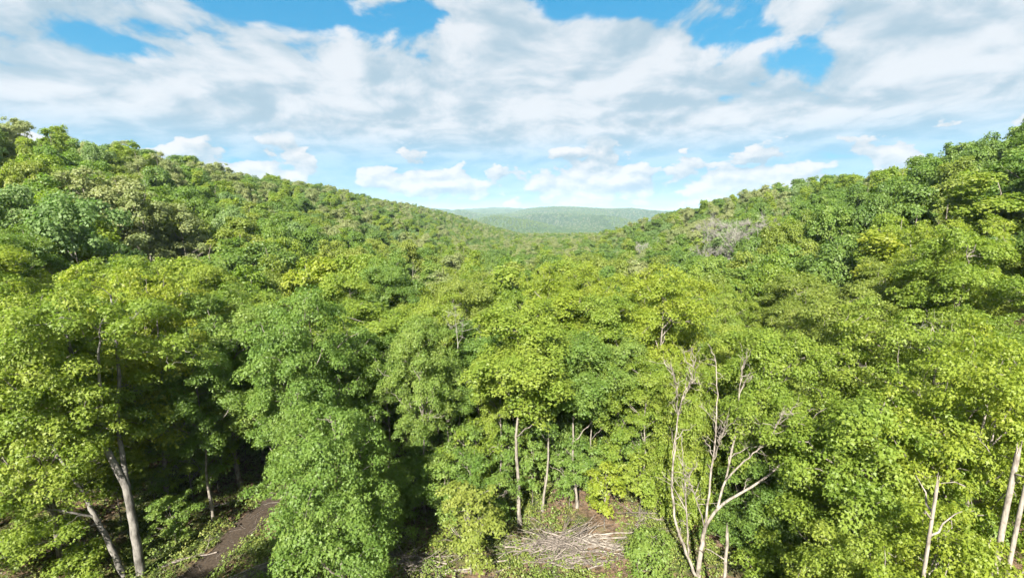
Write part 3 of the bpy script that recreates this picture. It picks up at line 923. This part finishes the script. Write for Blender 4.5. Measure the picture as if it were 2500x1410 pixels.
ng.links.new(cx.outputs[0], iop.inputs['Rotation']); ng.links.new(named('size', 'FLOAT_VECTOR'), iop.inputs['Scale'])
ng.links.new(iop.outputs[0], go.inputs[0])
md = forest.modifiers.new('forest', 'NODES'); md.node_group = ng

# ------------------------------------------------------------------ young growth at the edge of the wood
def young(kind, px_, py_, H, Rr, mat, label, name='maple_sapling', group=None):
    p = on_ground(px_, py_)
    return put_tree(kind, tuple(p - (0, 0, .05)), H, Rr, label, group, mat, None, name, 'sapling' if 'shrub' not in name else 'shrub')
young(SK[0], 1150, 1400, 7.0, 2.2, 'olive', 'olive leaved sapling with thin pale stem beside the long fallen branches', 'young_tree')
young(SK[1], 1475, 1290, 5.6, 1.8, 'yellow', 'small yellow sapling behind the brush pile')
young(SK[1], 1560, 1260, 5.5, 1.9, 'maple', 'spindly light green sapling near the dead bare tree')
young(SK[2], 1590, 1400, 3.4, 2.0, 'green', 'leafy green shrub at the foot of the dead bare tree', 'leafy_shrub')
young(SK[2], 2000, 1405, 3.2, 2.2, 'green', 'leafy shrub under the big bushy maple', 'leafy_shrub')
young(SK[0], 430, 1330, 4.2, 1.5, 'green', 'shaded green sapling on the verge of the track')
young(SK[1], 520, 1235, 6.0, 1.8, 'green', 'dark sapling in shade where the track enters the wood')
young(SK[2], 215, 1408, 2.6, 1.8, 'maple', 'bright yellow-green shrub at the foot of the leaning maple', 'leafy_shrub')
young(SK[0], 470, 1215, 7.0, 2.2, 'maple', 'bushy light sapling at the shaded bend of the track')
young(SK[0], 380, 1240, 6.0, 2.0, 'green', 'green sapling behind the double trunked maple')
young(SK[0], 960, 1330, 6.5, 2.0, 'green', 'green sapling crowding the slender dark maple')
young(SK[0], 1090, 1280, 6.0, 2.1, 'green', 'deep green sapling between the slender maple and the long bare trunk')
young(SK[0], 1215, 1290, 5.0, 1.7, 'green', 'short green sapling beside the long straight bare trunk')
young(SK[0], 1390, 1240, 6.5, 1.8, 'green', 'green sapling shading the two close straight trunks')
young(SK[0], 920, 1390, 4.6, 1.7, 'green', 'green sapling touching the low bushy maple')
young(SK[0], 1660, 1300, 7.0, 2.0, 'maple', 'light green sapling rising behind the forked dead stems')
for n_, (px_, py_, h_, r_, mt) in enumerate(((1235, 1215, 7.5, 1.8, 'green'), (1300, 1235, 6.0, 1.6, 'green'), (1375, 1205, 8.0, 1.9, 'dark'), (1440, 1235, 5.5, 1.6, 'green'), (1500, 1215, 7.0, 1.8, 'maple'),
        (1560, 1205, 8.5, 2.0, 'green'), (1130, 1230, 7.5, 2.0, 'green'), (1060, 1215, 6.5, 1.9, 'dark'), (1010, 1260, 5.0, 1.7, 'green'), (1600, 1245, 6.0, 1.8, 'maple'), (1330, 1180, 9.0, 2.0, 'green'), (1470, 1170, 9.5, 2.1, 'green'))):
    young(SK[n_ % 2], px_, py_, h_, r_, mt, '%s %s sapling in the leafy wall between the straight bare trunks' % ('tall' if h_ > 6.6 else 'short', WORD[mt]), 'maple_sapling', 'saplings between the straight trunks')
grid2 = []
for _ in range(4000):
    if len(grid2) >= 120: break
    x = r.uniform(-46, 46); y = r.uniform(30, 58)
    if abs(math.atan2(x, y)) > R_(51) or keep_clear(x, y): continue
    if any((x - a) ** 2 + (y - b) ** 2 < 2.9 ** 2 for a, b in grid2): continue
    grid2.append((x, y))
    k = random.choice((SK[0], SK[0], SK[1])); mt = random.choice(('green', 'green', 'maple', 'dark'))
    hs_ = random.uniform(4.5, 9.0); sw = 'tall' if hs_ > 7.2 else 'short' if hs_ < 5.8 else 'middling'
    where_ = 'beside the dirt track' if x < -10 else 'among the straight trunks' if x < 14 else 'beneath the bushy maples'
    put_tree(k, (x, y, float(hgt(x, y)) - .05), hs_, random.uniform(1.6, 2.6), '%s %s %s in the understorey %s' % (sw, WORD[mt], 'sapling' if k is SK[0] else 'whip-thin sapling', where_),
             '%s %s understorey saplings %s' % (sw, WORD[mt], where_), mt, None, 'maple_sapling', 'sapling')

# ------------------------------------------------------------------ brush, poles and fallen wood
def stick_mesh(L, r0, seed, forks=2):
    q_ = np.random.default_rng(seed); tb = Tubes()
    p = np.stack([np.linspace(0, L, 8), np.cumsum(q_.normal(0, .085 * L / 3, 8)), np.cumsum(q_.normal(0, .02 * L / 3, 8)) + .10 * L * np.linspace(0, 1, 8) ** 2], -1)
    tb.add(p, r0, r0 * .3, 6)
    for _ in range(forks):
        i_ = q_.integers(2, 6); e_ = p[i_] + (L * q_.uniform(.2, .4), q_.normal(0, .2 * L), q_.uniform(-.02, .16) * L)
        tb.add(curve(p[i_], e_, 4, 0, .03), r0 * .5, r0 * .15, 4)
    return tb
STK = [stick_mesh(3.4 + .3 * k, .035 + .006 * (k % 4), 60 + k, 4 + k % 3).mesh('branch', M['brush']) for k in range(8)]
PAL = [stick_mesh(3.0 + .4 * k, .05 + .012 * k, 80 + k, 1 + k % 2).mesh('branch', M['dead']) for k in range(4)]
def heap_of(name, px_, py_, nst, spread, hgt_, label, meshes, az0=0.0, azs=.6, part='branch', sc=(.6, 1.15)):
    g = on_ground(px_, py_); e = empty(name, tuple(g)); tag(e, label, 'brush pile')
    for _ in range(nst):
        o = link(bpy.data.objects.new(part, random.choice(meshes)), e)
        u = np.clip(rng.normal(0, .5), -1, 1) * spread[0]; v = np.clip(rng.normal(0, .5), -1, 1) * spread[1]
        f = max(0, 1 - (u / spread[0]) ** 2 * .8 - (v / spread[1]) ** 2 * .8)
        gz = float(hgt(g[0] + u, g[1] + v)) - g[2]
        a = az0 + rng.normal(0, azs) + (math.pi if rng.random() < .45 else 0)
        s_ = rng.uniform(*sc)
        ctr = Vector((math.cos(a), math.sin(a), 0)) * (-1.7 * s_)
        o.location = (u + ctr.x, v + ctr.y, gz + .05 + f * hgt_ * rng.random())
        o.rotation_euler = (rng.uniform(-.6, .6), rng.normal(-.03, .08), a); o.scale = (s_,) * 3
heap_of('brush_pile', 1365, 1345, 85, (3.0, 1.4), .95, 'large grey heap of cut branches at the foot of the long bare trunk', STK, .12, .42, sc=(.45, 1.05))
heap_of('brush_pile', 1460, 1335, 14, (1.5, .5), .9, 'pale thicker limbs fanned out beside the large grey heap', PAL, .15, .25)
heap_of('brush_pile', 1545, 1330, 16, (.7, .6), .7, 'small tangle of twigs between the pale limbs and the dead bare tree', STK, 1.3, .9, sc=(.35, .6))
heap_of('brush_pile', 1010, 1385, 22, (2.4, .8), .45, 'low scatter of cut branches under the olive leaved sapling', STK, -.2, .3)
heap_of('brush_pile', 1580, 1270, 14, (1.2, .8), .5, 'low twig heap in front of the spindly light green sapling', STK, .3, .7, sc=(.4, .8))
# stack of straight poles by the track
g = on_ground(640, 1400); e = empty('pole_stack', tuple(g)); tag(e, 'stack of slim cut poles lying along the track', 'pole stack')
for k in range(26):
    tb = Tubes(); L = rng.uniform(3.6, 5.2)
    tb.add(curve((0, 0, 0), (L, rng.normal(0, .08), rng.normal(0, .05)), 5, 0, .006), rng.uniform(.04, .075), .03, 6)
    o = link(bpy.data.objects.new('pole', tb.mesh('pole', M['brush'] if k % 3 else M['dead'])), e)
    row = k // 9
    o.location = (-1.9 + rng.normal(0, .2) + .10 * (k % 9), -.9 - .12 * (k % 9) + 0.05 * row, .07 + .12 * row + rng.uniform(0, .03)); o.rotation_euler = (0, -.03, .62 + rng.normal(0, .07))
# fallen logs
def log(p0, p1, r0, label, mat='brush'):
    a = on_ground(*p0); b = on_ground(*p1); a[2] += r0 * .8; b[2] += r0 * .8 + .1
    e = empty('fallen_log', tuple(a)); tag(e, label, 'log'); tb = Tubes()
    tb.add(curve((0, 0, 0), b - a, 7, 0, .012, .02), r0, r0 * .5, 7)
    link(bpy.data.objects.new('trunk', tb.mesh('log', M[mat])), e)
    for q_ in range(2):
        t2 = Tubes(); m_ = (b - a) * rng.uniform(.4, .8); t2.add(curve(m_, m_ + (b - a) * .18 + rng.normal(0, .35, 3) + (0, 0, .3), 4, 0, .05), r0 * .4, .01, 5)
        link(bpy.data.objects.new('branch', t2.mesh('branch', M[mat])), e)
log((925, 1365), (1110, 1402), .10, 'long grey fallen branch arching below the slender dark maple', 'dead')
log((1070, 1408), (1240, 1372), .09, 'pale fallen stem leading to the large grey heap', 'dead')
log((395, 1385), (530, 1352), .10, 'fallen log in shade on the verge of the track')
log((470, 1255), (625, 1215), .10, 'thin fallen log across the shaded wood beside the track')
log((105, 1310), (270, 1283), .12, 'fallen trunk in deep shade under the leaning maple')
log((1420, 1395), (1500, 1375), .07, 'short fallen stick in the weeds before the brush pile', 'dead')

# ------------------------------------------------------------------ low plants on the forest floor
n = 34000
x = rng.uniform(-40, 36, n); y = rng.uniform(21, 52, n)
kp = (vnoise(x, y, 4.5, 21) + .35 * rng.random(n) > .43)
pxx = np.interp(y, [p[1] for p in pth], [p[0] for p in pth])
kp &= np.abs(x - pxx) > .70 + .5 * rng.random(len(x))
x, y = x[kp], y[kp]
cz = hgt(x, y) + rng.uniform(.05, .35, len(x)) + .35 * (vnoise(x, y, 1.6, 27) > .62)
wm = leaves_mesh('weeds', np.stack([x, y, cz], -1), rng.uniform(.12, .34, len(x)), 9, .12, leaf_mat('weed_leaf', (0.065, 0.111, 0.021), (0.111, 0.156, 0.029), (0.208, 0.202, 0.058), trans=.25), .9)
tag(link(bpy.data.objects.new('undergrowth', wm)), 'low weeds and ferns covering the forest floor', 'undergrowth', kind='stuff')
n = 2600
x = rng.uniform(-34, 30, n); y = rng.uniform(22, 46, n)
tb = Tubes()
for a, b in zip(x, y):
    L = rng.uniform(.3, 1.6); th = rng.uniform(0, 6.28); z = float(hgt(a, b)) + .04
    tb.add(curve((a, b, z), (a + L * math.cos(th), b + L * math.sin(th), z + rng.uniform(0, .12)), 3), rng.uniform(.008, .025), .006, 3)
tag(link(bpy.data.objects.new('ground_litter', tb.mesh('ground_litter', M['brush']))), 'loose twigs littering the forest floor', 'litter', kind='stuff')

# ------------------------------------------------------------------ air
import bmesh
bm = bmesh.new(); bmesh.ops.create_cube(bm, size=1.0)
hzm = bpy.data.meshes.new('haze'); bm.to_mesh(hzm); bm.free()
hz = link(bpy.data.objects.new('haze', hzm)); tag(hz, 'thin pale blue summer haze in the valley air', 'haze', kind='stuff')
hz.scale = (29000, 24000, 330); hz.location = (0, 2500, 330 / 2 - 120)
hzmat = bpy.data.materials.new('haze'); hzmat.use_nodes = True; ht = hzmat.node_tree; ht.nodes.clear()
pv = ht.nodes.new('ShaderNodeVolumePrincipled'); pv.inputs['Density'].default_value = 0.00009; pv.inputs['Color'].default_value = (.56, .78, 1.0, 1); pv.inputs['Anisotropy'].default_value = 0.0
mo = ht.nodes.new('ShaderNodeOutputMaterial'); ht.links.new(pv.outputs[0], mo.inputs['Volume'])
hzm.materials.append(hzmat)
